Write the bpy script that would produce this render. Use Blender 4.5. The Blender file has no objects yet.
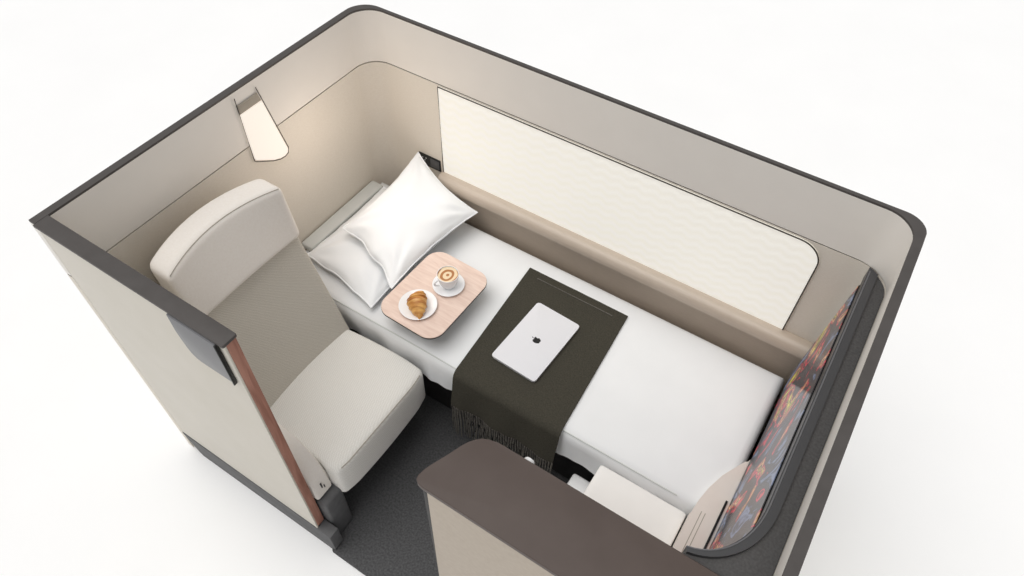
import bpy, bmesh, math, random
from mathutils import Vector, Matrix, noise

random.seed(7)
scene = bpy.context.scene
COL = scene.collection
PI = math.pi

# ------------------------------------------------------------------ camera
cam_data = bpy.data.cameras.new('camera')
cam_data.sensor_fit = 'HORIZONTAL'
cam_data.sensor_width = 36.0
cam_data.lens = 36.0 * 718.13 / 1024.0
cam_data.clip_start = 0.05
cam_data.clip_end = 400
cam = bpy.data.objects.new('camera', cam_data)
COL.objects.link(cam)
cam.matrix_world = Matrix((
    (0.84190078, -0.430614, 0.32523017, 0.0),
    (0.539244, 0.64847279, -0.53730712, 0.0),
    (0.02046905, 0.62773771, 0.77815576, 3.0),
    (0, 0, 0, 1)))
scene.camera = cam

# ------------------------------------------------------------------ world, sun, exposure
world = bpy.data.worlds.new('world')
scene.world = world
world.use_nodes = True
wb = world.node_tree.nodes['Background']
wb.inputs['Color'].default_value = (0.985, 0.99, 1.0, 1)
wb.inputs['Strength'].default_value = 0.46
sun_data = bpy.data.lights.new('sun', 'SUN')
sun_data.energy = 1.85
sun_data.angle = math.radians(55)
sun_data.color = (1.0, 0.985, 0.96)
sun = bpy.data.objects.new('sun', sun_data)
COL.objects.link(sun)
sun.location = (0, 0, 6)
sun.rotation_euler = Vector((0.22, 0.22, -1.0)).to_track_quat('-Z', 'Y').to_euler()
vs = scene.view_settings
vs.view_transform = 'Standard'
vs.look = 'None'
vs.gamma = 1
vs.use_curve_mapping = False
vs.exposure = 0.0

# ------------------------------------------------------------------ materials
def lin(c):
    out = []
    for v in c:
        v /= 255.0
        out.append(v / 12.92 if v <= 0.04045 else ((v + 0.055) / 1.055) ** 2.4)
    return (*out, 1)

def new_mat(name, rgb, rough=0.6, metal=0.0, spec=0.5):
    m = bpy.data.materials.new(name)
    m.use_nodes = True
    b = m.node_tree.nodes['Principled BSDF']
    b.inputs['Base Color'].default_value = lin(rgb)
    b.inputs['Roughness'].default_value = rough
    b.inputs['Metallic'].default_value = metal
    b.inputs['Specular IOR Level'].default_value = spec
    return m, m.node_tree, b

def noise_mat(name, rgb, rgb2, scale=60, rough=0.7, bump=0.2, stretch=(1, 1, 1), detail=4, spec=0.3, dist=0.002):
    m, nt, b = new_mat(name, rgb, rough, 0, spec)
    N, L = nt.nodes, nt.links
    tc = N.new('ShaderNodeTexCoord'); mp = N.new('ShaderNodeMapping')
    mp.inputs['Scale'].default_value = stretch
    nz = N.new('ShaderNodeTexNoise'); nz.inputs['Scale'].default_value = scale; nz.inputs['Detail'].default_value = detail
    rp = N.new('ShaderNodeValToRGB')
    rp.color_ramp.elements[0].position = 0.3; rp.color_ramp.elements[0].color = lin(rgb)
    rp.color_ramp.elements[1].position = 0.7; rp.color_ramp.elements[1].color = lin(rgb2)
    L.new(tc.outputs['Object'], mp.inputs['Vector']); L.new(mp.outputs['Vector'], nz.inputs['Vector'])
    L.new(nz.outputs['Fac'], rp.inputs['Fac']); L.new(rp.outputs['Color'], b.inputs['Base Color'])
    if bump:
        bp = N.new('ShaderNodeBump'); bp.inputs['Strength'].default_value = bump; bp.inputs['Distance'].default_value = dist
        L.new(nz.outputs['Fac'], bp.inputs['Height']); L.new(bp.outputs['Normal'], b.inputs['Normal'])
    return m

def weave_mat(name, rgb, rgb2, scale, rough=0.85, rot=(0, 0, 0.6), bump=0.4):
    """woven upholstery: two crossed wave bands"""
    m, nt, b = new_mat(name, rgb, rough, 0, 0.2)
    N, L = nt.nodes, nt.links
    tc = N.new('ShaderNodeTexCoord'); mp = N.new('ShaderNodeMapping'); mp.inputs['Rotation'].default_value = rot
    L.new(tc.outputs['Object'], mp.inputs['Vector'])
    w1 = N.new('ShaderNodeTexWave'); w1.bands_direction = 'Y'; w1.inputs['Scale'].default_value = scale
    w1.inputs['Distortion'].default_value = 2.5; w1.inputs['Detail'].default_value = 2; w1.inputs['Detail Scale'].default_value = 2
    w2 = N.new('ShaderNodeTexWave'); w2.bands_direction = 'DIAGONAL'; w2.inputs['Scale'].default_value = scale * 0.8
    w2.inputs['Distortion'].default_value = 3
    mx = N.new('ShaderNodeMath'); mx.operation = 'MULTIPLY'
    for w in (w1, w2): L.new(mp.outputs['Vector'], w.inputs['Vector'])
    L.new(w1.outputs['Fac'], mx.inputs[0]); L.new(w2.outputs['Fac'], mx.inputs[1])
    rp = N.new('ShaderNodeValToRGB')
    rp.color_ramp.elements[0].color = lin(rgb); rp.color_ramp.elements[1].color = lin(rgb2)
    rp.color_ramp.elements[1].position = 0.7
    L.new(mx.outputs[0], rp.inputs['Fac']); L.new(rp.outputs['Color'], b.inputs['Base Color'])
    bp = N.new('ShaderNodeBump'); bp.inputs['Strength'].default_value = bump; bp.inputs['Distance'].default_value = 0.002
    L.new(mx.outputs[0], bp.inputs['Height']); L.new(bp.outputs['Normal'], b.inputs['Normal'])
    return m

def wood_mat(name, dark, light, stretch, scale=9, rough=0.45):
    m, nt, b = new_mat(name, dark, rough)
    N, L = nt.nodes, nt.links
    tc = N.new('ShaderNodeTexCoord'); mp = N.new('ShaderNodeMapping'); mp.inputs['Scale'].default_value = stretch
    nz = N.new('ShaderNodeTexNoise'); nz.inputs['Scale'].default_value = scale; nz.inputs['Detail'].default_value = 7
    nz.inputs['Distortion'].default_value = 0.6
    rp = N.new('ShaderNodeValToRGB')
    rp.color_ramp.elements[0].position = 0.32; rp.color_ramp.elements[0].color = lin(dark)
    rp.color_ramp.elements[1].position = 0.68; rp.color_ramp.elements[1].color = lin(light)
    L.new(tc.outputs['Object'], mp.inputs['Vector']); L.new(mp.outputs['Vector'], nz.inputs['Vector'])
    L.new(nz.outputs['Fac'], rp.inputs['Fac']); L.new(rp.outputs['Color'], b.inputs['Base Color'])
    return m

def glow_mat(name, rgb, strength, base=(200, 200, 200)):
    m, nt, b = new_mat(name, base, 0.6, 0, 0.2)
    b.inputs['Emission Color'].default_value = lin(rgb)
    b.inputs['Emission Strength'].default_value = strength
    return m

M = {}
M['ground'] = noise_mat('studio_floor_white', (251, 251, 251), (253, 253, 253), 2, 0.95, 0, spec=0.0)
M['carpet'] = noise_mat('carpet_dark', (72, 72, 73), (96, 96, 97), 120, 0.95, 0.6, spec=0.1)
M['wall'] = noise_mat('wall_taupe_fabric', (228, 220, 208), (234, 227, 216), 90, 0.75, 0.15, (1, 1, 4), spec=0.2)
M['wall_upper'] = noise_mat('wall_upper_taupe', (240, 235, 228), (243, 238, 231), 6, 0.55, 0, spec=0.3)
M['cap_grey'] = noise_mat('cap_grey', (78, 74, 72), (84, 80, 78), 20, 0.5, 0, spec=0.3)
M['seam'] = new_mat('seam_dark', (70, 64, 58), 0.6)[0]
M['bolster'] = noise_mat('bolster_satin_taupe', (188, 174, 159), (194, 180, 165), 30, 0.33, 0.02, (1, 6, 6), spec=0.5)
M['panel'] = noise_mat('panel_beige', (212, 206, 194), (216, 210, 199), 8, 0.5, 0, spec=0.3)
M['panel_front'] = noise_mat('panel_sand', (182, 170, 156), (188, 177, 163), 60, 0.6, 0.05, spec=0.3)
M['kick'] = noise_mat('kick_grey', (88, 88, 89), (98, 98, 99), 40, 0.6, 0.05, spec=0.3)
M['brown'] = noise_mat('counter_brown', (84, 73, 68), (88, 77, 72), 12, 0.5, 0, spec=0.3)
M['dark'] = noise_mat('dark_trim', (42, 40, 40), (48, 46, 46), 20, 0.5, 0, spec=0.3)
M['black'] = new_mat('black_gloss', (12, 12, 13), 0.3)[0]
M['ledge'] = noise_mat('ledge_charcoal', (76, 75, 75), (88, 87, 87), 150, 0.8, 0.2, spec=0.2)
M['rim'] = new_mat('rim_charcoal', (62, 62, 64), 0.4)[0]
M['wood'] = wood_mat('walnut_edge', (146, 98, 82), (182, 132, 114), (12, 12, 1), 6)
M['tray_wood'] = wood_mat('pale_oak', (216, 190, 176), (232, 210, 197), (2, 14, 10), 5, 0.4)
M['leather'] = noise_mat('headrest_leather', (232, 225, 217), (236, 230, 223), 120, 0.5, 0.08, spec=0.3)
M['backfab'] = weave_mat('backrest_weave', (194, 188, 177), (222, 217, 207), 95, rot=(0.3, 0.5, 0.5))
M['seatfab'] = weave_mat('seat_weave', (224, 221, 215), (240, 238, 233), 70, rot=(0, 0, 0.5))
M['shell'] = noise_mat('seat_shell_taupe', (166, 158, 146), (172, 164, 152), 20, 0.6, 0, spec=0.3)
M['sheet'] = noise_mat('white_sheet', (232, 233, 234), (236, 237, 238), 5, 0.85, 0.1, spec=0.15, dist=0.004)
M['pillow'] = noise_mat('pillow_cotton', (243, 245, 247), (246, 248, 250), 7, 0.85, 0.12, spec=0.15, dist=0.006)
M['greypad'] = noise_mat('pale_grey_cotton', (206, 208, 205), (212, 214, 211), 12, 0.85, 0.1, spec=0.15)
M['throw'] = noise_mat('throw_wool', (60, 58, 51), (72, 69, 61), 190, 0.95, 0.5, spec=0.1)
M['fringe'] = noise_mat('fringe_wool', (92, 89, 84), (112, 108, 102), 90, 0.95, 0.2, spec=0.1)
M['alu'] = new_mat('laptop_silver', (222, 222, 226), 0.45, 0.0, 0.5)[0]
M['porcelain'] = new_mat('white_porcelain', (242, 243, 245), 0.15)[0]
M['white_box'] = noise_mat('box_white', (244, 241, 237), (247, 244, 240), 10, 0.5, 0, spec=0.3)
M['console'] = noise_mat('console_pink_beige', (222, 212, 204), (227, 218, 210), 10, 0.5, 0, spec=0.3)
M['white_plastic'] = new_mat('white_plastic', (240, 240, 240), 0.35)[0]
M['lamp'] = glow_mat('lamp_diffuser', (255, 243, 230), 0.8, (150, 146, 140))
M['flap'] = new_mat('flap_grey', (104, 104, 107), 0.35)[0]

def window_mat():
    m, nt, b = new_mat('lit_window_shade', (186, 183, 176), 0.5, 0, 0.3)
    N, L = nt.nodes, nt.links
    tc = N.new('ShaderNodeTexCoord'); sp = N.new('ShaderNodeSeparateXYZ')
    L.new(tc.outputs['Object'], sp.inputs[0])
    def mth(op, a, b=None):
        n_ = N.new('ShaderNodeMath'); n_.operation = op
        for k_, v_ in enumerate((a, b)):
            if v_ is None: continue
            if isinstance(v_, (int, float)): n_.inputs[k_].default_value = v_
            else: L.new(v_, n_.inputs[k_])
        return n_.outputs[0]
    sx = mth('MULTIPLY', mth('SINE', mth('MULTIPLY', sp.outputs['X'], 88.0)), 1.1)
    wv = mth('SINE', mth('ADD', mth('MULTIPLY', sp.outputs['Z'], 150.0), sx))
    fac = mth('ADD', mth('MULTIPLY', wv, 0.5), 0.5)
    rp = N.new('ShaderNodeValToRGB')
    rp.color_ramp.elements[0].color = lin((248, 245, 236)); rp.color_ramp.elements[1].color = lin((239, 235, 226))
    L.new(fac, rp.inputs['Fac']); L.new(rp.outputs['Color'], b.inputs['Emission Color'])
    b.inputs['Emission Strength'].default_value = 0.62
    return m
M['window'] = window_mat()

def screen_mat():
    """a lit display showing a blurred colourful picture"""
    m, nt, b = new_mat('display_picture', (14, 14, 16), 0.15, 0, 0.06)
    N, L = nt.nodes, nt.links
    tc = N.new('ShaderNodeTexCoord'); mp = N.new('ShaderNodeMapping'); mp.inputs['Scale'].default_value = (1, 4.2, 3.0)
    nz = N.new('ShaderNodeTexNoise'); nz.inputs['Scale'].default_value = 1.5; nz.inputs['Detail'].default_value = 3
    nz.inputs['Distortion'].default_value = 1.6
    L.new(tc.outputs['Object'], mp.inputs['Vector']); L.new(mp.outputs['Vector'], nz.inputs['Vector'])
    rp = N.new('ShaderNodeValToRGB')
    cr = rp.color_ramp
    stops = [(0.0, (66, 68, 76)), (0.30, (60, 64, 76)), (0.37, (112, 124, 150)), (0.41, (62, 60, 64)), (0.47, (72, 70, 72)),
             (0.535, (66, 62, 64)), (0.565, (205, 66, 82)), (0.585, (80, 70, 72)), (0.62, (208, 156, 112)), (0.65, (62, 60, 62)), (0.72, (200, 186, 84))]
    while len(cr.elements) < len(stops): cr.elements.new(0.5)
    for e, (p, c) in zip(cr.elements, stops): e.position = p; e.color = lin(c)
    L.new(nz.outputs['Fac'], rp.inputs['Fac']); L.new(rp.outputs['Color'], b.inputs['Emission Color'])
    b.inputs['Emission Strength'].default_value = 0.85
    return m
M['screen'] = screen_mat()

def croissant_mat():
    m, nt, b = new_mat('croissant_crust', (200, 140, 70), 0.4)
    N, L = nt.nodes, nt.links
    tc = N.new('ShaderNodeTexCoord')
    w = N.new('ShaderNodeTexNoise'); w.inputs['Scale'].default_value = 34; w.inputs['Detail'].default_value = 3
    mp = N.new('ShaderNodeMapping'); mp.inputs['Scale'].default_value = (2.2, 0.6, 0.8)
    rp = N.new('ShaderNodeValToRGB')
    rp.color_ramp.elements[0].position = 0.3; rp.color_ramp.elements[0].color = lin((172, 98, 40))
    rp.color_ramp.elements[1].position = 0.66; rp.color_ramp.elements[1].color = lin((232, 184, 108))
    L.new(tc.outputs['Object'], mp.inputs['Vector']); L.new(mp.outputs['Vector'], w.inputs['Vector'])
    L.new(w.outputs['Fac'], rp.inputs['Fac']); L.new(rp.outputs['Color'], b.inputs['Base Color'])
    return m
M['croissant'] = croissant_mat()

def coffee_mat():
    """latte with a pale leaf pattern of foam"""
    m, nt, b = new_mat('latte', (168, 112, 66), 0.35)
    N, L = nt.nodes, nt.links
    tc = N.new('ShaderNodeTexCoord')
    w = N.new('ShaderNodeTexWave'); w.wave_type = 'RINGS'; w.rings_direction = 'Z'; w.inputs['Scale'].default_value = 14
    w.inputs['Distortion'].default_value = 5.0; w.inputs['Detail'].default_value = 0.5; w.inputs['Detail Scale'].default_value = 1.2
    rp = N.new('ShaderNodeValToRGB')
    rp.color_ramp.elements[0].position = 0.35; rp.color_ramp.elements[0].color = lin((176, 118, 70))
    rp.color_ramp.elements[1].position = 0.6; rp.color_ramp.elements[1].color = lin((236, 214, 180))
    L.new(tc.outputs['Object'], w.inputs['Vector']); L.new(w.outputs['Fac'], rp.inputs['Fac'])
    L.new(rp.outputs['Color'], b.inputs['Base Color'])
    return m
M['coffee'] = coffee_mat()

# ------------------------------------------------------------------ helpers
def link_obj(name, bm, mat, parent=None, loc=(0, 0, 0), smooth=35, rot=None):
    bmesh.ops.recalc_face_normals(bm, faces=bm.faces[:])
    me = bpy.data.meshes.new(name)
    bm.to_mesh(me); bm.free()
    if smooth:
        me.shade_smooth()
        me.set_sharp_from_angle(angle=math.radians(smooth))
    me.materials.append(M[mat] if isinstance(mat, str) else mat)
    o = bpy.data.objects.new(name, me)
    COL.objects.link(o)
    o.location = loc
    if rot: o.rotation_euler = rot
    if parent: o.parent = parent
    return o

def thing(name, label, cat, loc=(0, 0, 0), rotz=0, group=None):
    o = bpy.data.objects.new(name, None)
    o.empty_display_size = 0.05
    COL.objects.link(o)
    o.location = loc
    o.rotation_euler = (0, 0, rotz)
    o['label'] = label; o['category'] = cat
    if group: o['group'] = group
    return o

def tag(o, label, cat, group=None):
    o['label'] = label; o['category'] = cat
    if group: o['group'] = group
    return o

def struct(o, label, cat):
    o['kind'] = 'structure'; o['label'] = label; o['category'] = cat
    return o

def add_prism(bm, pts, z0, z1, axis='Z', bevel=0.0, segs=3):
    """extrude a 2-D outline; axis Z: (x,y)->z, axis Y: (x,z)->y, axis X: (y,z)->x"""
    def mk(p, h):
        if axis == 'Z': return (p[0], p[1], h)
        if axis == 'Y': return (p[0], h, p[1])
        return (h, p[0], p[1])
    a = [bm.verts.new(mk(p, z0)) for p in pts]
    b = [bm.verts.new(mk(p, z1)) for p in pts]
    n = len(pts)
    fs = [bm.faces.new(a[::-1]), bm.faces.new(b)]
    for i in range(n):
        fs.append(bm.faces.new((a[i], a[(i + 1) % n], b[(i + 1) % n], b[i])))
    if bevel:
        es = list({e for f in fs[:2] for e in f.edges})
        bmesh.ops.bevel(bm, geom=es, offset=bevel, segments=segs, profile=0.5, affect='EDGES', clamp_overlap=True)

def add_box(bm, x0, x1, y0, y1, z0, z1, bevel=0.0, segs=3):
    vs_ = [bm.verts.new((x, y, z)) for x in (x0, x1) for y in (y0, y1) for z in (z0, z1)]
    idx = ((0, 1, 3, 2), (4, 6, 7, 5), (0, 4, 5, 1), (2, 3, 7, 6), (0, 2, 6, 4), (1, 5, 7, 3))
    fs = [bm.faces.new([vs_[i] for i in f]) for f in idx]
    if bevel:
        es = list({e for f in fs for e in f.edges})
        bmesh.ops.bevel(bm, geom=es, offset=bevel, segments=segs, profile=0.5, affect='EDGES', clamp_overlap=True)

def box(name, mat, parent, x0, x1, y0, y1, z0, z1, bevel=0.004, segs=3):
    bm = bmesh.new(); add_box(bm, x0, x1, y0, y1, z0, z1, bevel, segs)
    return link_obj(name, bm, mat, parent)

def rounded_rect(x0, x1, y0, y1, r, n=8):
    """r: one radius or four (x0y0, x1y0, x1y1, x0y1)"""
    if not isinstance(r, (tuple, list)): r = (r,) * 4
    out = []
    for (cx, cy, a0, rr) in ((x0 + r[0], y0 + r[0], PI, r[0]), (x1 - r[1], y0 + r[1], 1.5 * PI, r[1]),
                             (x1 - r[2], y1 - r[2], 0, r[2]), (x0 + r[3], y1 - r[3], 0.5 * PI, r[3])):
        if rr < 1e-6:
            out.append((cx, cy)); continue
        for k in range(n + 1):
            a = a0 + 0.5 * PI * k / n
            out.append((cx + rr * math.cos(a), cy + rr * math.sin(a)))
    return out

def add_tube(bm, pts, rad, n=8, cap=True):
    pts = [Vector(p) for p in pts]
    rads = rad if isinstance(rad, (list, tuple)) else [rad] * len(pts)
    rings = []
    up = Vector((0, 0, 1))
    for i, p in enumerate(pts):
        t = (pts[min(i + 1, len(pts) - 1)] - pts[max(i - 1, 0)]).normalized()
        s = t.cross(up)
        if s.length < 1e-3: s = t.cross(Vector((1, 0, 0)))
        s.normalize(); w = s.cross(t).normalized()
        rings.append([bm.verts.new(p + rads[i] * (math.cos(2 * PI * k / n) * s + math.sin(2 * PI * k / n) * w)) for k in range(n)])
    for a, b in zip(rings, rings[1:]):
        for k in range(n):
            bm.faces.new((a[k], a[(k + 1) % n], b[(k + 1) % n], b[k]))
    if cap:
        bm.faces.new(rings[0][::-1]); bm.faces.new(rings[-1])

def add_lathe(bm, prof, n=40, cx=0, cy=0):
    rings = []
    for r, z in prof:
        if r < 1e-6: rings.append([bm.verts.new((cx, cy, z))])
        else: rings.append([bm.verts.new((cx + r * math.cos(2 * PI * k / n), cy + r * math.sin(2 * PI * k / n), z)) for k in range(n)])
    for a, b in zip(rings, rings[1:]):
        for k in range(n):
            k2 = (k + 1) % n
            if len(a) == 1 and len(b) == 1: continue
            if len(a) == 1: bm.faces.new((a[0], b[k2], b[k]))
            elif len(b) == 1: bm.faces.new((a[k], a[k2], b[0]))
            else: bm.faces.new((a[k], a[k2], b[k2], b[k]))

def add_ribbon(bm, inner, outer, z0, z1):
    """closed solid between two plan polylines of equal length; z0/z1 numbers"""
    n = len(inner)
    def V(p, z): return bm.verts.new((p[0], p[1], z))
    A = [(V(inner[i], z0), V(outer[i], z0), V(outer[i], z1), V(inner[i], z1)) for i in range(n)]
    for a, b in zip(A, A[1:]):
        for k in range(4):
            bm.faces.new((a[k], a[(k + 1) % 4], b[(k + 1) % 4], b[k]))
    bm.faces.new(A[0]); bm.faces.new(A[-1][::-1])

def add_sheet(bm, f, nu, nv, thick):
    """solid sheet from f(u,v) -> Vector, thickened along the surface normal (downwards side)"""
    P = [[f(i / nu, j / nv) for j in range(nv + 1)] for i in range(nu + 1)]
    top, bot = [], []
    for i in range(nu + 1):
        rt, rb = [], []
        for j in range(nv + 1):
            du = P[min(i + 1, nu)][j] - P[max(i - 1, 0)][j]
            dv = P[i][min(j + 1, nv)] - P[i][max(j - 1, 0)]
            nrm = du.cross(dv).normalized()
            rt.append(bm.verts.new(P[i][j])); rb.append(bm.verts.new(P[i][j] - nrm * thick))
        top.append(rt); bot.append(rb)
    for i in range(nu):
        for j in range(nv):
            bm.faces.new((top[i][j], top[i + 1][j], top[i + 1][j + 1], top[i][j + 1]))
            bm.faces.new((bot[i][j + 1], bot[i + 1][j + 1], bot[i + 1][j], bot[i][j]))
    for i in range(nu):
        bm.faces.new((top[i][0], bot[i][0], bot[i + 1][0], top[i + 1][0]))
        bm.faces.new((top[i][nv], top[i + 1][nv], bot[i + 1][nv], bot[i][nv]))
    for j in range(nv):
        bm.faces.new((top[0][j], top[0][j + 1], bot[0][j + 1], bot[0][j]))
        bm.faces.new((top[nu][j], bot[nu][j], bot[nu][j + 1], top[nu][j + 1]))

def add_soft_box(bm, hx, hy, hz, r, n=14, deform=None, origin=(0, 0, 0)):
    """rounded cushion block of half sizes hx,hy,hz, corner radius r, optional deform(Vector)->Vector"""
    half = Vector((hx, hy, hz))
    cache = {}
    def vert(p):
        key = tuple(round(c, 5) for c in p)
        if key in cache: return cache[key]
        q = Vector([p[k] * half[k] for k in range(3)])
        c = Vector([max(-(half[k] - r), min(half[k] - r, q[k])) for k in range(3)])
        d = q - c
        if d.length > 1e-9: q = c + d.normalized() * r
        if deform: q = deform(q)
        v = bm.verts.new(q + Vector(origin)); cache[key] = v
        return v
    # parameter values denser near the rims
    ts = [math.sin((-1 + 2 * i / n) * PI / 2) for i in range(n + 1)]
    for ax in range(3):
        for s in (-1, 1):
            a, b = (ax + 1) % 3, (ax + 2) % 3
            for i in range(n):
                for j in range(n):
                    quad = []
                    for (u, v) in ((i, j), (i + 1, j), (i + 1, j + 1), (i, j + 1)):
                        p = [0, 0, 0]; p[ax] = s; p[a] = ts[u]; p[b] = ts[v]
                        quad.append(vert(p))
                    if len(set(quad)) == 4:
                        try: bm.faces.new(quad)
                        except ValueError: pass

# ------------------------------------------------------------------ setting: floors
bm = bmesh.new(); add_box(bm, -14, 14, -10, 18, -0.06, -0.02)
struct(link_obj('ground', bm, 'ground', smooth=0), 'plain white floor all around the suite', 'floor')
bm = bmesh.new(); add_prism(bm, [(-1.9, 0.499), (-1.13, 0.499), (-1.12, 0.489), (0.279, 0.489), (0.279, 2.0), (-1.97, 2.0), (-1.97, 0.56)], -0.0199, 0.0)
struct(link_obj('floor', bm, 'carpet', smooth=0), 'dark grey carpet floor inside the suite', 'floor')

# ------------------------------------------------------------------ setting: walls
TOP = 1.445
SEAM = 1.2
def arc(cx, cy, r, a0, a1, n=10):
    return [(cx + r * math.cos(math.radians(a0 + (a1 - a0) * k / n)), cy + r * math.sin(math.radians(a0 + (a1 - a0) * k / n))) for k in range(n + 1)]

XL_I, XL_O, YB_I, YB_O = -1.953, -1.981, 1.990, 2.005
XR_I, XR_O = 0.250, 0.279
RC = 0.10
cor_l_i = arc(XL_I + RC, YB_I - RC, RC, 180, 90)
cor_l_o = arc(XL_O + 0.095, YB_O - 0.095, 0.095, 180, 90)
cor_r_i = arc(XR_I - RC, YB_I - RC, RC, 90, 0)
cor_r_o = arc(XR_O - 0.075, YB_O - 0.075, 0.075, 90, 0)
YSPL = YB_I - RC            # where the left/right walls meet the rounded corners of the back wall

def wall_pieces(name, inner, outer, label, low_shift=0.0):
    n = len(inner)
    sh = list(low_shift) if isinstance(low_shift, (list, tuple)) else [low_shift] * n
    low_i = [(inner[k][0] + sh[k], inner[k][1]) for k in range(n)]
    low_o = [(outer[k][0] + sh[k] * 0.5, outer[k][1]) for k in range(n)]
    """lower wall + seam groove + upper band + cap rail"""
    bm = bmesh.new(); add_ribbon(bm, low_i, low_o, 0.0, SEAM - 0.003)
    w = struct(link_obj(name, bm, 'wall', smooth=40), label, 'wall')
    bm = bmesh.new()
    n = len(inner)
    # upper band; may lean a little, so built with its own lower edge
    def V(p, z): return bm.verts.new((p[0], p[1], z))
    A = [(V(low_i[i], SEAM + 0.003), V(low_o[i], SEAM + 0.003), V(outer[i], TOP - 0.008), V(inner[i], TOP - 0.008)) for i in range(n)]
    for a, b in zip(A, A[1:]):
        for k in range(4): bm.faces.new((a[k], a[(k + 1) % 4], b[(k + 1) % 4], b[k]))
    bm.faces.new(A[0]); bm.faces.new(A[-1][::-1])
    link_obj('upper_band', bm, 'wall_upper', w, smooth=40)
    bm = bmesh.new()
    def shrink(p, q, t): return (p[0] + (q[0] - p[0]) * t, p[1] + (q[1] - p[1]) * t)
    add_ribbon(bm, [shrink(low_i[i], outer[i], 0.25) for i in range(n)], [shrink(outer[i], inner[i], 0.2) for i in range(n)], SEAM - 0.003, SEAM + 0.003)
    link_obj('seam_strip', bm, 'seam', w, smooth=40)
    bm = bmesh.new(); add_ribbon(bm, inner, outer, TOP - 0.008, TOP)
    link_obj('cap_rail', bm, 'cap_grey', w, smooth=40)
    return w

wall_pieces('wall_left', [(XL_I, 0.5), (XL_I, YSPL)], [(XL_O, 0.5), (XL_O, YSPL)],
            'taupe headboard-end wall with a seam and a dark grey cap', 0)
wall_pieces('wall_right', [(XR_I, YSPL), (XR_I, 0.5)], [(XR_O, YSPL), (XR_O, 0.5)],
            'wall at the foot end behind the display, dark cap', 0.022)
# back wall carries both rounded corners
wall_pieces('wall_back', [(XL_I, YSPL)] + cor_l_i[1:] + cor_r_i, [(XL_O, YSPL)] + cor_l_o[1:] + cor_r_o[:-1] + [(XR_O, YSPL)], 'long taupe window-side wall with rounded corners and thin dark cap',
            [0] * len(cor_l_i) + [0.022 * k / 10 for k in range(11)])

# lit window shade set on the back wall
bm = bmesh.new()
W0, W1, WZ0, WZ1 = -1.595, 0.048, 0.70, 1.192
pts = rounded_rect(W0, W1, WZ0, WZ1, (0.0, 0.0, 0.085, 0.0), 10)
add_prism(bm, pts, 1.984, 1.9895, 'Y')
win = struct(link_obj('window_1', bm, 'window', smooth=0), 'long glowing cream window shade with a fine wave pattern', 'window')
bm = bmesh.new()
def add_outline(bm, pts3, w):
    add_tube(bm, pts3 + [pts3[0]], w, 6, cap=False)
add_tube(bm, [(x, 1.983, z) for x, z in pts[1:] + [pts[0]]][:], 0.0028, 6)
link_obj('window_frame', bm, 'seam', win)

# padded sill under the window
bm = bmesh.new()
prof = [(1.989, 0.722), (1.975, 0.724), (1.958, 0.722), (1.944, 0.715), (1.934, 0.704), (1.929, 0.690), (1.929, 0.676), (1.933, 0.665), (1.941, 0.657), (1.941, 0.40), (1.989, 0.40)]
add_prism(bm, prof, -1.60, 0.17, 'X')
struct(link_obj('trim_1', bm, 'bolster', smooth=50), 'rounded satin taupe sill running under the window beside the bed', 'sill')

# ------------------------------------------------------------------ wall light
lt = thing('wall_light', 'glowing warm white wall light above the seat headrest', 'lamp', (XL_I, 1.36, 1.18))
def lp(y, z): return (y - 1.36, z - 1.18)
outline = [lp(1.275, 1.345), lp(1.273, 1.142), lp(1.278, 1.132), lp(1.355, 1.080), lp(1.385, 1.066), lp(1.410, 1.062), lp(1.426, 1.068), lp(1.432, 1.084), lp(1.379, 1.345)]
bm = bmesh.new(); add_prism(bm, outline, 0.0005, 0.012, 'X', 0.003)
link_obj('diffuser', bm, 'lamp', lt)
bm = bmesh.new()
add_tube(bm, [(0.008, y, z) for y, z in (lp(1.271, 1.42), lp(1.269, 1.135), lp(1.274, 1.127), lp(1.353, 1.0745), lp(1.385, 1.060), lp(1.412, 1.056), lp(1.430, 1.062), lp(1.438, 1.084), lp(1.384, 1.345), lp(1.370, 1.41))], 0.0018, 6)
link_obj('frame', bm, 'seam', lt)
bm = bmesh.new(); add_prism(bm, [lp(1.275, 1.385), lp(1.275, 1.3475), lp(1.379, 1.3475), lp(1.371, 1.385)], 0.0005, 0.007, 'X', 0.002)  # grey plate paints the shade at the recess's upper lip
link_obj('recess_lip_shade', bm, 'shell', lt)
pl = bpy.data.lights.new('wall_light_glow', 'POINT'); pl.energy = 1.7; pl.color = (1.0, 0.84, 0.70); pl.shadow_soft_size = 0.12
plo = bpy.data.objects.new('wall_light_glow', pl); COL.objects.link(plo); plo.location = (0.30, 0.17, -0.06); plo.parent = lt

# ------------------------------------------------------------------ small control panel on the wall
cp = thing('control_panel', 'small black touch control panel beside the window above the pillow', 'control panel', (-1.675, 1.99, 0.742))
bm = bmesh.new(); add_box(bm, -0.062, 0.062, -0.0045, -0.0005, -0.034, 0.034, 0.0015)
link_obj('housing', bm, 'black', cp)
for (x, z) in ((-0.04, 0.012), (-0.028, 0.0), (-0.036, -0.014), (-0.02, 0.014)):
    box('button', 'white_plastic', cp, x - 0.0025, x + 0.0025, -0.0055, -0.0042, z - 0.0025, z + 0.0025, 0.0005, 1)
bm = bmesh.new(); add_box(bm, 0.004, 0.055, -0.0054, -0.0042, -0.024, 0.024, 0.0005, 1)
link_obj('touch_screen', bm, 'kick', cp)

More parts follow.
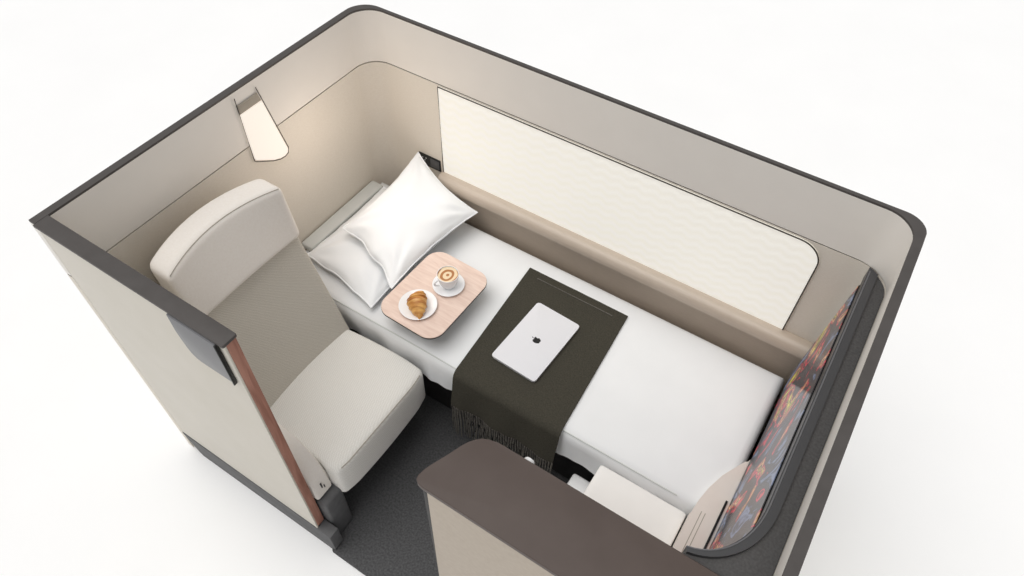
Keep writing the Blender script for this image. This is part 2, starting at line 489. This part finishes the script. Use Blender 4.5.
# ------------------------------------------------------------------ bed
bed = thing('bed', 'single bed made up with a smooth white sheet along the window wall', 'bed', (-0.9, 1.56, 0))
BX, BY = -0.9, 1.56
BT = 0.55
def curve_corner():
    return [(0.045, 1.192), (0.05, 1.24), (0.062, 1.30), (0.085, 1.37), (0.113, 1.425), (0.14, 1.465), (0.15, 1.49)]
def mattress_mesh():
    bm = bmesh.new()
    X0, X1, Y0, Y1 = -1.945, 0.148, 1.205, 1.925
    nf = 130
    levels = [(0.0, 0.385), (0.0, 0.43), (0.0, 0.49), (0.003, 0.515), (0.011, 0.535), (0.024, 0.547), (0.042, 0.5505), (0.10, 0.5512), (0.20, 0.5512), (0.30, 0.5512)]
    rings = []
    for li, (ins, z) in enumerate(levels):
        x0, x1, y0, y1 = X0 + ins, X1 - ins, Y0 + ins, Y1 - ins
        outl = [(x0 + (x1 - x0) * k / nf, y0) for k in range(nf)] + [(x1, y0 + (y1 - y0) * k / 30) for k in range(30)]
        outl += [(x1 - (x1 - x0) * k / nf, y1) for k in range(nf)] + [(x0, y1 - (y1 - y0) * k / 30) for k in range(30)]
        ring = []
        for i, (x, y) in enumerate(outl):
            pz = z
            if i <= nf and z < 0.52:
                drop = (0.52 - z) / 0.135
                wv = noise.noise(Vector((x * 7, 0.3, z * 2))) * 0.020 + noise.noise(Vector((x * 19, 1.3, z * 5))) * 0.008
                near = max(0.0, min(1.0, (-0.95 - x) / 0.3))
                y += -0.006 * drop + wv * drop * (0.7 + 1.0 * near)
                if li == 0: pz += noise.noise(Vector((x * 5, 7, 0))) * 0.018 - 0.006
            elif z > 0.55:
                pz += noise.noise(Vector((x * 3.5, y * 3.5, 2))) * 0.0015 - 0.0006
            ring.append(bm.verts.new((x - BX, y - BY, pz)))
        rings.append(ring)
    n = len(rings[0])
    for a, b in zip(rings, rings[1:]):
        for k in range(n):
            bm.faces.new((a[k], a[(k + 1) % n], b[(k + 1) % n], b[k]))
    bm.faces.new(rings[-1]); bm.faces.new(rings[0][::-1])
    return bm
link_obj('mattress', mattress_mesh(), 'sheet', bed, smooth=60)
bm = bmesh.new()
add_tube(bm, [(-1.93 - BX + k * 0.049, 1.2205 - BY, 0.5425) for k in range(40)], 0.0030, 6)
link_obj('piping', bm, 'greypad', bed)
bm = bmesh.new(); add_box(bm, -1.94 - BX, 0.03 - BX, 1.29 - BY, 1.92 - BY, 0.001, 0.395, 0.01)
link_obj('bed_base', bm, 'dark', bed)

# ------------------------------------------------------------------ pillows
def pillow_mesh(c00, c10, c11, c01, thick, seed, flat=0.35, pinch=0.05, wave=0.006, n=44):
    """corners are mid-plane positions; u runs c00->c10, v runs c00->c01"""
    bm = bmesh.new()
    C4 = [Vector(c) for c in (c00, c10, c11, c01)]
    def base(u, v):
        # pull the sides inwards so that the corners stay pointed
        uu = 0.5 + (u - 0.5) * (1 - pinch * (1 - (2 * v - 1) ** 2) * abs(2 * u - 1))
        vv = 0.5 + (v - 0.5) * (1 - pinch * (1 - (2 * u - 1) ** 2) * abs(2 * v - 1))
        vv += wave * math.sin(u * 13 + seed) * (1 - v) ** 2 * 4 * u * (1 - u)
        return C4[0] * (1 - uu) * (1 - vv) + C4[1] * uu * (1 - vv) + C4[2] * uu * vv + C4[3] * (1 - uu) * vv
    nrm = (C4[1] - C4[0]).cross(C4[3] - C4[0]).normalized()
    if nrm.z < 0: nrm = -nrm
    def h(u, v):
        a, b = abs(2 * u - 1), abs(2 * v - 1)
        return (max(0, (1 - a ** 2.6)) * max(0, (1 - b ** 2.6))) ** 0.55
    def wr(u, v):
        a, b = 2 * u - 1, 2 * v - 1
        k = 0
        for su in (-1, 1):
            for sv in (-1, 1):
                du, dv = a - su, b - sv
                r = math.hypot(du, dv); ang = math.atan2(dv, du)
                k += math.exp(-(r / 0.7) ** 2) * math.sin(ang * 11 + seed + su) * min(1, r * 2) * 0.007
        k += noise.noise(Vector((u * 4 + seed, v * 4, seed))) * 0.007
        return k
    top, bot = {}, {}
    for i in range(n + 1):
        for j in range(n + 1):
            u, v = i / n, j / n
            p = base(u, v); e = i in (0, n) or j in (0, n)
            H = h(u, v)
            if e:
                p = p + nrm * noise.noise(Vector((u * 9, v * 9, seed))) * 0.006
                top[i, j] = bot[i, j] = bm.verts.new(p)
            else:
                top[i, j] = bm.verts.new(p + nrm * (thick * H + wr(u, v) * min(1, H * 2)))
                bot[i, j] = bm.verts.new(p - nrm * (thick * flat * H + 0.001))
    for i in range(n):
        for j in range(n):
            bm.faces.new((top[i, j], top[i + 1, j], top[i + 1, j + 1], top[i, j + 1]))
            bm.faces.new((bot[i, j + 1], bot[i + 1, j + 1], bot[i + 1, j], bot[i, j]))
    # flange (welt) round the edge
    loop = [top[i, 0] for i in range(n)] + [top[n, j] for j in range(n)] + [top[n - i, n] for i in range(n)] + [top[0, n - j] for j in range(n)]
    return bm, [v.co.copy() for v in loop]

def make_pillow(name, label, corners, thick, seed, flat, mat, pinch=0.05, wave=0.006):
    c = sum((Vector(q) for q in corners), Vector()) / 4
    t = thing(name, label, 'pillow', (c.x, c.y, min(q[2] for q in corners)), 0)
    off = Vector(t.location)
    bm, loop = pillow_mesh(*[Vector(q) - off for q in corners], thick, seed, flat, pinch, wave)
    link_obj('pillowcase', bm, mat, t, smooth=80)
    bm = bmesh.new(); add_tube(bm, loop + [loop[0]], 0.0032, 6, cap=False)
    link_obj('piping', bm, mat, t)
    return t

make_pillow('pillow', 'lower white pillow, half hidden under the other, its pointed corner toward the seat',
            [(-1.868, 1.318, 0.592), (-1.448, 1.252, 0.582), (-1.42, 1.83, 0.585), (-1.862, 1.85, 0.592)], 0.058, 1.7, 0.25, 'pillow')
make_pillow('pillow', 'upper white pillow leaning up into the corner by the window wall',
            [(-1.765, 1.465, 0.695), (-1.398, 1.338, 0.655), (-1.352, 1.907, 0.655), (-1.716, 1.958, 0.800)], 0.058, 4.2, 0.12, 'pillow', 0.11, 0.016)
bm = bmesh.new(); add_soft_box(bm, 0.036, 0.252, 0.018, 0.012, 10)
tag(link_obj('bolster_cushion', bm, 'greypad', None, (-1.911, 1.612, 0.5695), 60), 'flat pale grey cushion wedged between the headboard wall and white pillows', 'cushion')

# ------------------------------------------------------------------ throw blanket
th = thing('throw_blanket', 'dark olive grey wool throw with fringe draped across the bed', 'blanket', (-0.755, 1.5, 0.551))
TX, TY, TZ = -0.755, 1.5, 0.551
def throw_path(s):
    """s metres along the cloth from the back hem; returns y,z"""
    L1 = 0.612            # flat run on the bed
    r = 0.034
    yb = 1.829
    if s < L1: return yb - s, 0.5600
    s -= L1
    if s < r * PI / 2:
        a = s / r
        return yb - L1 - r * math.sin(a), 0.560 - r + r * math.cos(a)
    s -= r * PI / 2
    return yb - L1 - r - 0.02 * min(1, s / 0.15), 0.560 - r - s
THROW_LEN = 0.612 + 0.034 * PI / 2 + 0.172
def throw_f(u, v):
    s = v * THROW_LEN
    y, z = throw_path(s)
    x0, x1 = -1.016, -0.526
    sh = 0.036 * min(1, s / 0.65)
    x = x0 + (x1 - x0) * u + sh
    hang = max(0, s - 0.66) / 0.17
    y += -0.012 * hang * math.sin(u * 15 + 0.8) * 0.6 + 0.006 * noise.noise(Vector((u * 9, hang, 3))) * hang
    bump = 0.0022 * noise.noise(Vector((u * 5, s * 7, 2)))
    z += abs(bump) if hang == 0 else 0
    return Vector((x - TX, y - TY, z - TZ))
bm = bmesh.new(); add_sheet(bm, lambda u, v: throw_f(u, 1 - v), 48, 90, 0.008)
link_obj('cloth', bm, 'throw', th, smooth=60)
bm = bmesh.new()
for k in range(46):
    u = (k + 0.5) / 46
    p = throw_f(u, 1.0)
    ln = 0.235 + random.uniform(-0.02, 0.02)
    sx, sy = random.uniform(-0.006, 0.006), random.uniform(-0.008, 0.006)
    pts = []
    for q in range(6):
        t = q / 5
        pts.append((p.x + sx * t * t + 0.002 * math.sin(t * 7 + k), p.y - 0.003 + 0.004 + sy * t, p.z + 0.006 - ln * t))
    add_tube(bm, pts, [0.0034, 0.0040, 0.0038, 0.0036, 0.0034, 0.0016], 5)
link_obj('fringe', bm, 'fringe', th)
bm = bmesh.new()
add_tube(bm, [tuple(throw_f(0.12 + 0.76 * k / 20, 0.045) + Vector((0, 0, 0.0015))) for k in range(21)], 0.0022, 6)  # small fold ridge; its highlight line is put in as lighter wool
link_obj('hem_fold_highlight', bm, 'fringe', th)

# ------------------------------------------------------------------ laptop
lap = thing('laptop', 'closed silver laptop lying on the dark throw', 'laptop', (-0.781, 1.497, 0.5625), math.radians(-3.0))
LW, LD = 0.213, 0.338
bm = bmesh.new(); add_prism(bm, rounded_rect(-LW / 2 + .001, LW / 2 - .001, -LD / 2 + .001, LD / 2 - .001, 0.012), 0.001, 0.0085, 'Z', 0.002)
link_obj('base', bm, 'alu', lap)
bm = bmesh.new(); add_prism(bm, rounded_rect(-LW / 2, LW / 2, -LD / 2, LD / 2, 0.012), 0.0092, 0.0145, 'Z', 0.0016)
lid = link_obj('lid', bm, 'alu', lap)
# apple emblem: 'up' of the emblem points to -x, its right side to +y
def apple_outline():
    half = [(0.0, 0.62), (0.14, 0.70), (0.34, 0.74), (0.56, 0.66), (0.70, 0.52)]
    bite = [(0.58, 0.40), (0.52, 0.22), (0.54, 0.04), (0.64, -0.10), (0.78, -0.17)]
    right_low = [(0.70, -0.42), (0.56, -0.68), (0.38, -0.88), (0.22, -0.92), (0.0, -0.84)]
    left = [(-0.22, -0.92), (-0.38, -0.88), (-0.56, -0.68), (-0.72, -0.36), (-0.80, 0.0), (-0.76, 0.34), (-0.60, 0.60), (-0.36, 0.73), (-0.14, 0.70)]
    return half + bite + right_low + left
S = 0.0190
def emb(p): return (-(p[1] * S), p[0] * S)
bm = bmesh.new()
add_prism(bm, [emb(p) for p in apple_outline()], 0.0140, 0.0150)
leaf = [(0.0, 0.80), (0.02, 1.0), (0.14, 1.18), (0.30, 1.26), (0.30, 1.06), (0.18, 0.88)]
add_prism(bm, [emb(p) for p in leaf], 0.0140, 0.0150)
link_obj('emblem', bm, 'black', lid, smooth=0)
for sx in (-1, 1):
    for sy in (-1, 1):
        bm = bmesh.new(); add_lathe(bm, [(0, 0), (0.007, 0), (0.007, 0.0012), (0, 0.0012)], 12)
        link_obj('rubber_foot', bm, 'dark', lap, (sx * 0.085, sy * 0.14, 0))

# ------------------------------------------------------------------ tray table
TRZ = 0.66
tr = thing('tray_table', 'pale wood tray table with rounded corners over the bed by the pillows', 'tray table', (-1.231, 1.416, 0.551), math.radians(-1.5))
t0 = TRZ - 0.551
out = rounded_rect(-0.152, 0.152, -0.203, 0.203, 0.066, 10)
bm = bmesh.new(); add_prism(bm, out, t0 - 0.004, t0, 'Z', 0.0012)
link_obj('tabletop', bm, 'tray_wood', tr)
bm = bmesh.new(); add_prism(bm, [(x * 1.004, y * 1.004) for x, y in out], t0 - 0.009, t0 - 0.0035, 'Z', 0.001)
link_obj('edge_band', bm, 'dark', tr)
bm = bmesh.new(); add_lathe(bm, [(0, 0.0005), (0.06, 0.0005), (0.06, 0.008), (0.02, 0.012), (0.018, t0 - 0.0095), (0, t0 - 0.0095)], 24)
link_obj('pedestal', bm, 'dark', tr)

def plate_profile(r, h):
    return [(0, 0.0), (r * 0.55, 0.0), (r * 0.6, 0.001), (r * 0.97, h * 0.85), (r, h), (r * 0.97, h + 0.0012), (r * 0.62, 0.0042), (r * 0.55, 0.0035), (0, 0.0035)]
bm = bmesh.new(); add_lathe(bm, plate_profile(0.079, 0.012), 48)
tag(link_obj('plate', bm, 'porcelain', None, (-1.246, 1.323, TRZ + 0.0005), 40), 'small round white plate under the croissant on the tray table', 'plate')
bm = bmesh.new(); add_lathe(bm, plate_profile(0.068, 0.011), 48)
tag(link_obj('saucer', bm, 'porcelain', None, (-1.206, 1.480, TRZ + 0.0005), 40), 'round white saucer under the coffee cup on the tray table', 'saucer')

# croissant: crescent of rolled layers
def croissant_mesh():
    bm = bmesh.new()
    n, m = 70, 20
    rings = []
    for i in range(n + 1):
        t = -1 + 2 * i / n
        bend = 0.006 * t * t
        cx, cy = t * 0.066, bend
        env = max(0.02, (1 - abs(t) ** 1.9)) ** 0.75
        # layered steps, wide in the middle and narrower to the tips
        stepf = (abs(t) * 3.6 + 0.35) % 1.0
        r = 0.030 * env * (1.0 + 0.24 * (1 - stepf) - 0.12)
        ring = []
        for k in range(m):
            a = 2 * PI * k / m
            tilt = 0.006 * math.cos(a) * (1 if t > 0 else -1)
            y = cy + r * 1.05 * math.cos(a); z = 0.86 * r * math.sin(a); z = max(z, -0.0225 * env ** 0.7)
            ring.append(bm.verts.new((cx + tilt, y, z + 0.0225 * env ** 0.7)))
        rings.append(ring)
    for a, b in zip(rings, rings[1:]):
        for k in range(m):
            bm.faces.new((a[k], a[(k + 1) % m], b[(k + 1) % m], b[k]))
    bm.faces.new(rings[0][::-1]); bm.faces.new(rings[-1])
    return bm
cro = link_obj('croissant', croissant_mesh(), 'croissant', None, (-1.246, 1.318, TRZ + 0.0048), 50)
cro.rotation_euler = (0, 0, math.radians(-55)); cro.scale = (1.06, 1.24, 1.2)
tag(cro, 'golden brown croissant lying on the small white plate', 'croissant')

# coffee cup
cup = thing('coffee_cup', 'white coffee cup with latte art standing on the saucer', 'cup', (-1.206, 1.480, TRZ + 0.0045))
bm = bmesh.new()
add_lathe(bm, [(0, 0.0), (0.026, 0.0), (0.0275, 0.003), (0.037, 0.022), (0.0435, 0.049), (0.0455, 0.071), (0.0437, 0.0716), (0.0415, 0.050), (0.035, 0.024), (0.022, 0.007), (0, 0.006)], 44)
link_obj('cup_body', bm, 'porcelain', cup, smooth=50)
bm = bmesh.new()
ca = math.radians(-118)
hp = []
for k in range(13):
    a = math.radians(-80 + 160 * k / 12)
    rr = 0.038 + 0.024 * math.cos(a); z = 0.040 + 0.019 * math.sin(a)
    hp.append((rr * math.cos(ca), rr * math.sin(ca), z))
add_tube(bm, hp, 0.0042, 8)
link_obj('handle', bm, 'porcelain', cup)
bm = bmesh.new(); add_lathe(bm, [(0, 0.060), (0.0424, 0.060), (0.0428, 0.0655), (0.02, 0.0657), (0, 0.0657)], 40)
cf = link_obj('coffee', bm, 'coffee', cup)
cf['label'] = 'brown coffee with a pale foam pattern'

# ------------------------------------------------------------------ seat
seat = thing('armchair', 'upright cream woven suite seat with leather headrest, facing the display', 'seat', (-1.45, 0.9, 0))
SX, SY = -1.45, 0.9
def crown(q):
    q = q.copy()
    if q.z > 0:
        q.z += 0.012 * (1 - (q.y / 0.27) ** 2) * (1 - max(0, -q.x) / 0.3)
        q.z -= 0.018 * max(0, (q.x - 0.10) / 0.14) ** 2
    fx = max(0, (q.x + 0.05) / 0.28)
    low = max(0, min(1, (0.11 - q.z) / 0.2))
    q.x += (0.006 + 0.006 * low) * (1 - (q.y / 0.27) ** 2) * fx
    if q.y > 0: q.y += 0.020 * (q.y / 0.26) * max(0.0, 1 - ((q.x - 0.09) / 0.32) ** 2)
    q.x -= 0.008 * max(0, abs(q.y) / 0.26 - 0.75) / 0.25 * fx
    return q
bm = bmesh.new(); add_soft_box(bm, 0.226, 0.262, 0.108, 0.022, 24, crown, (0.110, -0.002, 0.377))
cu = link_obj('seat_cushion', bm, 'seatfab', seat, smooth=70)
bm = bmesh.new()
pp = []
for k in range(25):
    y = -0.235 + 0.47 * k / 24
    q = crown(Vector((0.2205, y, 0.1025)))
    pp.append((q.x + 0.110, q.y - 0.002, q.z + 0.377))
add_tube(bm, pp, 0.0022, 6)
link_obj('welt', bm, 'shell', cu)
# backrest, reclined
def back_def(q):
    q = q.copy()
    z = q.z + 0.255                      # 0..0.51
    q.x += -0.33 * z + 0.012 * (q.y / 0.24) ** 2 * (1 if q.x > 0 else 0)
    return q
bm = bmesh.new(); add_soft_box(bm, 0.045, 0.245, 0.262, 0.016, 22, back_def, (-0.112, 0.025, 0.715))
link_obj('backrest', bm, 'backfab', seat, smooth=70)
# headrest, wrapped around the head
def head_def(q):
    q = q.copy()
    t = q.y / 0.255
    f = (q.z + 0.115) / 0.23
    q.x += -0.055 * (1 - t * t) * f - 0.20 * f * 0.23 + 0.012 * f
    q.z -= 0.008 * t * t
    return q
bm = bmesh.new(); add_soft_box(bm, 0.056, 0.258, 0.118, 0.024, 24, head_def, (-0.258, 0.018, 1.097))
hd = link_obj('headrest', bm, 'leather', seat, smooth=70)
hd['label'] = 'cream leather headrest curved around the head'
bm = bmesh.new()
pp = []
for k in range(31):
    y = -0.245 + 0.49 * k / 30
    q = head_def(Vector((0.0495, y, 0.1115)))
    pp.append((q.x - 0.258, q.y + 0.018, q.z + 1.097))
add_tube(bm, pp, 0.0016, 6)
link_obj('seam', bm, 'shell', hd)
bm = bmesh.new()
add_prism(bm, [(-0.16, 0.05), (-0.145, 0.50), (-0.34, 1.05), (-0.42, 1.10), (-0.46, 1.05), (-0.46, 0.05)], -0.20, 0.25, 'Y', 0.02)
link_obj('seat_shell', bm, 'shell', seat)
# side arm next to the partition
bm = bmesh.new()
arm = [(-0.30, 0.20), (-0.30, 0.62), (0.06, 0.645), (0.13, 0.635), (0.185, 0.605), (0.225, 0.56), (0.255, 0.50), (0.272, 0.43), (0.283, 0.335), (0.17, 0.32), (0.15, 0.20)]
add_prism(bm, arm, -0.352, -0.270, 'Y', 0.010)
ar = link_obj('armrest', bm, 'leather', seat, smooth=50)
box('seat_switch', 'dark', ar, 0.272, 0.279, -0.315, -0.309, 0.375, 0.41, 0.001)
box('seat_switch', 'dark', ar, 0.2755, 0.2815, -0.304, -0.300, 0.365, 0.385, 0.001)
bm = bmesh.new(); add_box(bm, -0.40, 0.20, -0.25, 0.24, 0.001, 0.268, 0.012)
link_obj('seat_base', bm, 'dark', seat)
bm = bmesh.new(); add_box(bm, -0.30, 0.315, -0.352, -0.255, 0.001, 0.315, 0.012)
link_obj('plinth', bm, 'kick', seat)

# ------------------------------------------------------------------ aisle partition beside the seat
pa = thing('aisle_partition', 'beige aisle-side partition panel with dark grey cap and walnut edge', 'partition', (-1.55, 0.52, 0))
PX, PY = -1.55, 0.52
PR = -1.172
box('panel', 'panel', pa, XL_I - PX + 0.0005, PR - 0.012 - PX, 0.5 - PY, 0.541 - PY, 0.15, TOP - 0.012, 0.003)
bm = bmesh.new(); add_box(bm, PR - 0.0115 - PX, PR - PX, 0.507 - PY, 0.5405 - PY, 0.16, TOP - 0.012, 0.002)
link_obj('edge_strip', bm, 'wood', pa)
bm = bmesh.new(); add_box(bm, PR - 0.0115 - PX, PR - 0.001 - PX, 0.4995 - PY, 0.5065 - PY, 0.15, TOP - 0.012, 0.0015)
link_obj('edge_bead', bm, 'panel', pa)
bm = bmesh.new(); add_prism(bm, rounded_rect(XL_I - PX + 0.0005, PR + 0.003 - PX, 0.494 - PY, 0.545 - PY, (0, 0.005, 0.005, 0), 4), TOP - 0.0115, TOP, 'Z', 0.0015)
link_obj('cap', bm, 'cap_grey', pa)
bm = bmesh.new(); add_prism(bm, [(XL_I - PX + 0.0005, 0.1495), (XL_I + 0.05 - PX, 0.001), (-1.125 - PX, 0.001), (-1.108 - PX, 0.012), (-1.105 - PX, 0.03), (-1.105 - PX, 0.1495)], 0.497 - PY, 0.545 - PY, 'Y', 0.004)
link_obj('kick_plate', bm, 'kick', pa)
fp = [(-1.382 - PX, TOP - 0.0125), (-1.382 - PX, 1.36), (-1.377 - PX, 1.325), (-1.369 - PX, 1.285), (-1.362 - PX, 1.262), (-1.348 - PX, 1.248), (-1.330 - PX, 1.242), (-1.2 - PX, 1.242), (-1.2 - PX, TOP - 0.0125)]
bm = bmesh.new(); add_prism(bm, fp, 0.4895 - PY, 0.4985 - PY, 'Y', 0.002)
fl = link_obj('side_flap', bm, 'flap', pa)
fl['label'] = 'grey flap hanging under the cap on the outer face'
bm = bmesh.new(); add_box(bm, -1.1995 - PX, -1.194 - PX, 0.4855 - PY, 0.4985 - PY, 1.240, TOP - 0.0125, 0.0015)
link_obj('flap_edge', bm, 'black', fl)

# ------------------------------------------------------------------ counter on the aisle side
co = thing('counter', 'aisle-side counter unit with a dark brown rounded top and sand front', 'counter', (-0.17, 0.65, 0))
CX, CY = -0.17, 0.65
CT = 1.213
bm = bmesh.new()
def counter_plan(g=0.0):
    left = [(-0.585, 0.543), (-0.600, 0.546), (-0.610, 0.554), (-0.612, 0.566), (-0.608, 0.584), (-0.601, 0.605), (-0.580, 0.655), (-0.565, 0.695),
            (-0.556, 0.714), (-0.545, 0.731), (-0.530, 0.745), (-0.512, 0.753), (-0.490, 0.757), (-0.465, 0.758)]
    pl_ = [(x + g, y - g if y > 0.7 else y + g) for x, y in left]
    return [(x - CX, y - CY) for x, y in pl_[::-1] + [(0.248, 0.543 + g), (0.248, 0.758 - g)]]
add_prism(bm, counter_plan(), CT - 0.022, CT, 'Z', 0.003)
link_obj('countertop', bm, 'brown', co)
bm = bmesh.new()
add_prism(bm, counter_plan(0.008), 0.001, CT - 0.0225, 'Z', 0.002)
link_obj('carcass', bm, 'dark', co)
bm = bmesh.new()
add_prism(bm, [(-0.572 - CX, CT - 0.028), (0.245 - CX, CT - 0.028), (0.245 - CX, 0.10), (-0.590 - CX, 0.10)], 0.546 - CY, 0.5508 - CY, 'Y', 0.001)
link_obj('front_panel', bm, 'panel_front', co)
bm = bmesh.new()
ang = [(0, 0), (0.006, 0), (0.007, 0.004), (0.007, 0.016), (0.014, 0.020), (0.0165, 0.026), (0.014, 0.031), (0, 0.033)]
rings = []
add_lathe(bm, ang, 24)
hk = link_obj('hook', bm, 'white_plastic', co, (-0.396 - CX, 0.7495 - CY, 1.168), 50, (-PI / 2, 0, 0))
hk['label'] = 'small round white hook on the inner side'

# ------------------------------------------------------------------ display and its surround
ts = thing('display_surround', 'charcoal ledge and raised rim curving around the display', 'console', (0.2, 1.4, 0))
UX, UY = 0.2, 1.4
def rim_curve(rx, ry, xs):
    """plan curve: down the display side then round to the counter"""
    cx, cy = 0.02, 1.0
    pts = [(xs, 1.975 if xs < 0.2 else 1.955), (xs, 1.5), (xs, 1.2)]
    for k in range(0, 17):
        a = PI / 2 * k / 16
        pts.append((cx + (xs - cx) * math.cos(a) ** 0.9 if k < 16 else cx, cy - ry * math.sin(a) ** 0.95))
    return pts[:-2]
inner = rim_curve(0, 0.222, 0.196)
outer = rim_curve(0, 0.2345, 0.228)
lip = rim_curve(0, 0.2225, 0.2015)
bm = bmesh.new(); add_ribbon(bm, [(x - UX, y - UY) for x, y in inner], [(x - UX, y - UY) for x, y in outer], 1.150, 1.207)
rm = link_obj('rim', bm, 'rim', ts, smooth=45)
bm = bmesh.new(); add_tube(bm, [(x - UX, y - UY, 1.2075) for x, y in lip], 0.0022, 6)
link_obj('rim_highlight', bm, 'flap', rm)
n = len(outer)
bm = bmesh.new()
ledge = [(x - UX, y - UY) for x, y in outer] + [(outer[-1][0] - UX, 0.7625 - UY), (0.2705 - UX, 0.7625 - UY), (0.2705 - UX, 1.885 - UY), (0.262 - UX, 1.93 - UY), (0.240 - UX, 1.960 - UY), (0.2302 - UX, 1.966 - UY)]
seen = []
for p in ledge[1:]:
    if not seen or (Vector(p) - Vector(seen[-1])).length > 1e-5: seen.append(p)
seen = [(outer[0][0] - UX + 0.0005, 1.965 - UY)] + [p for p in seen if p[1] < 1.964 - UY]
add_prism(bm, seen, 1.14, 1.192)
link_obj('ledge', bm, 'ledge', ts, smooth=30)
# body behind the display down to the floor
bm = bmesh.new(); add_prism(bm, [(0.170 - UX, 0.001), (0.170 - UX, 0.53), (0.212 - UX, 1.139), (0.262 - UX, 1.139), (0.262 - UX, 0.001)], 0.765 - UY, 1.86 - UY, 'Y')
link_obj('surround_body', bm, 'dark', ts, smooth=0)

tv = thing('display', 'large slanted display screen at the foot of the bed showing colourful blur', 'screen', (0.17, 1.42, 0.56))
def tvx(z): return 0.1535 + (0.195 - 0.1535) * (z - 0.555) / (1.19 - 0.555)
def slab(y0, y1, z0, z1, d0, d1):
    bm = bmesh.new()
    add_prism(bm, [(tvx(z0) + d0 - 0.17, z0 - 0.56), (tvx(z1) + d0 - 0.17, z1 - 0.56), (tvx(z1) + d1 - 0.17, z1 - 0.56), (tvx(z0) + d1 - 0.17, z0 - 0.56)], y0 - 1.42, y1 - 1.42, 'Y')
    return bm
link_obj('housing', slab(0.80, 1.935, 0.556, 1.149, 0.0005, 0.014), 'black', tv, smooth=0)
link_obj('screen', slab(0.805, 1.930, 0.568, 1.147, -0.0015, 0.0003), 'screen', tv, smooth=0)

# ------------------------------------------------------------------ ottoman box and corner console at the foot
ob = thing('side_box', 'white box-shaped armrest cabinet between the counter and bed foot', 'cabinet', (-0.135, 0.99, 0))
box('cabinet_body', 'white_box', ob, -0.175, 0.174, -0.225, 0.195, 0.001, 0.455, 0.012)
bm = bmesh.new(); add_soft_box(bm, 0.1755, 0.216, 0.022, 0.010, 12, None, (-0.0005, -0.006, 0.478))
link_obj('padded_lid', bm, 'white_box', ob, smooth=60)
box('foot_step', 'white_plastic', ob, -0.275, -0.1755, -0.225, 0.215, 0.001, 0.30, 0.012)

cc = thing('corner_console', 'pinkish beige curved corner shelf between the bed foot and display', 'console', (0.1, 1.1, 0))
fin = [(0.043, 0.768), (0.152, 0.768), (0.152, 1.488)] + [(x + 0.0035, y - 0.0025) for x, y in curve_corner()[::-1]]
bm = bmesh.new(); add_prism(bm, [(x - 0.1, y - 1.1) for x, y in fin[:2] + fin[3:]], 0.5535, 0.570, 'Z', 0.005)
link_obj('shelf', bm, 'console', cc, smooth=40)
box('cabinet_body', 'console', cc, 0.045 - 0.1, 0.151 - 0.1, 0.77 - 1.1, 1.185 - 1.1, 0.001, 0.553, 0.004)
for sx in (0.078, 0.092):
    box('groove', 'shell', cc, sx - 0.1 - 0.0015, sx - 0.1 + 0.0015, 0.90 - 1.1, 1.20 - 1.1, 0.5695, 0.5706, 0)
box('slot', 'black', cc, 0.034, 0.042, 0.92 - 1.1, 1.28 - 1.1, 0.568, 0.580, 0.001)
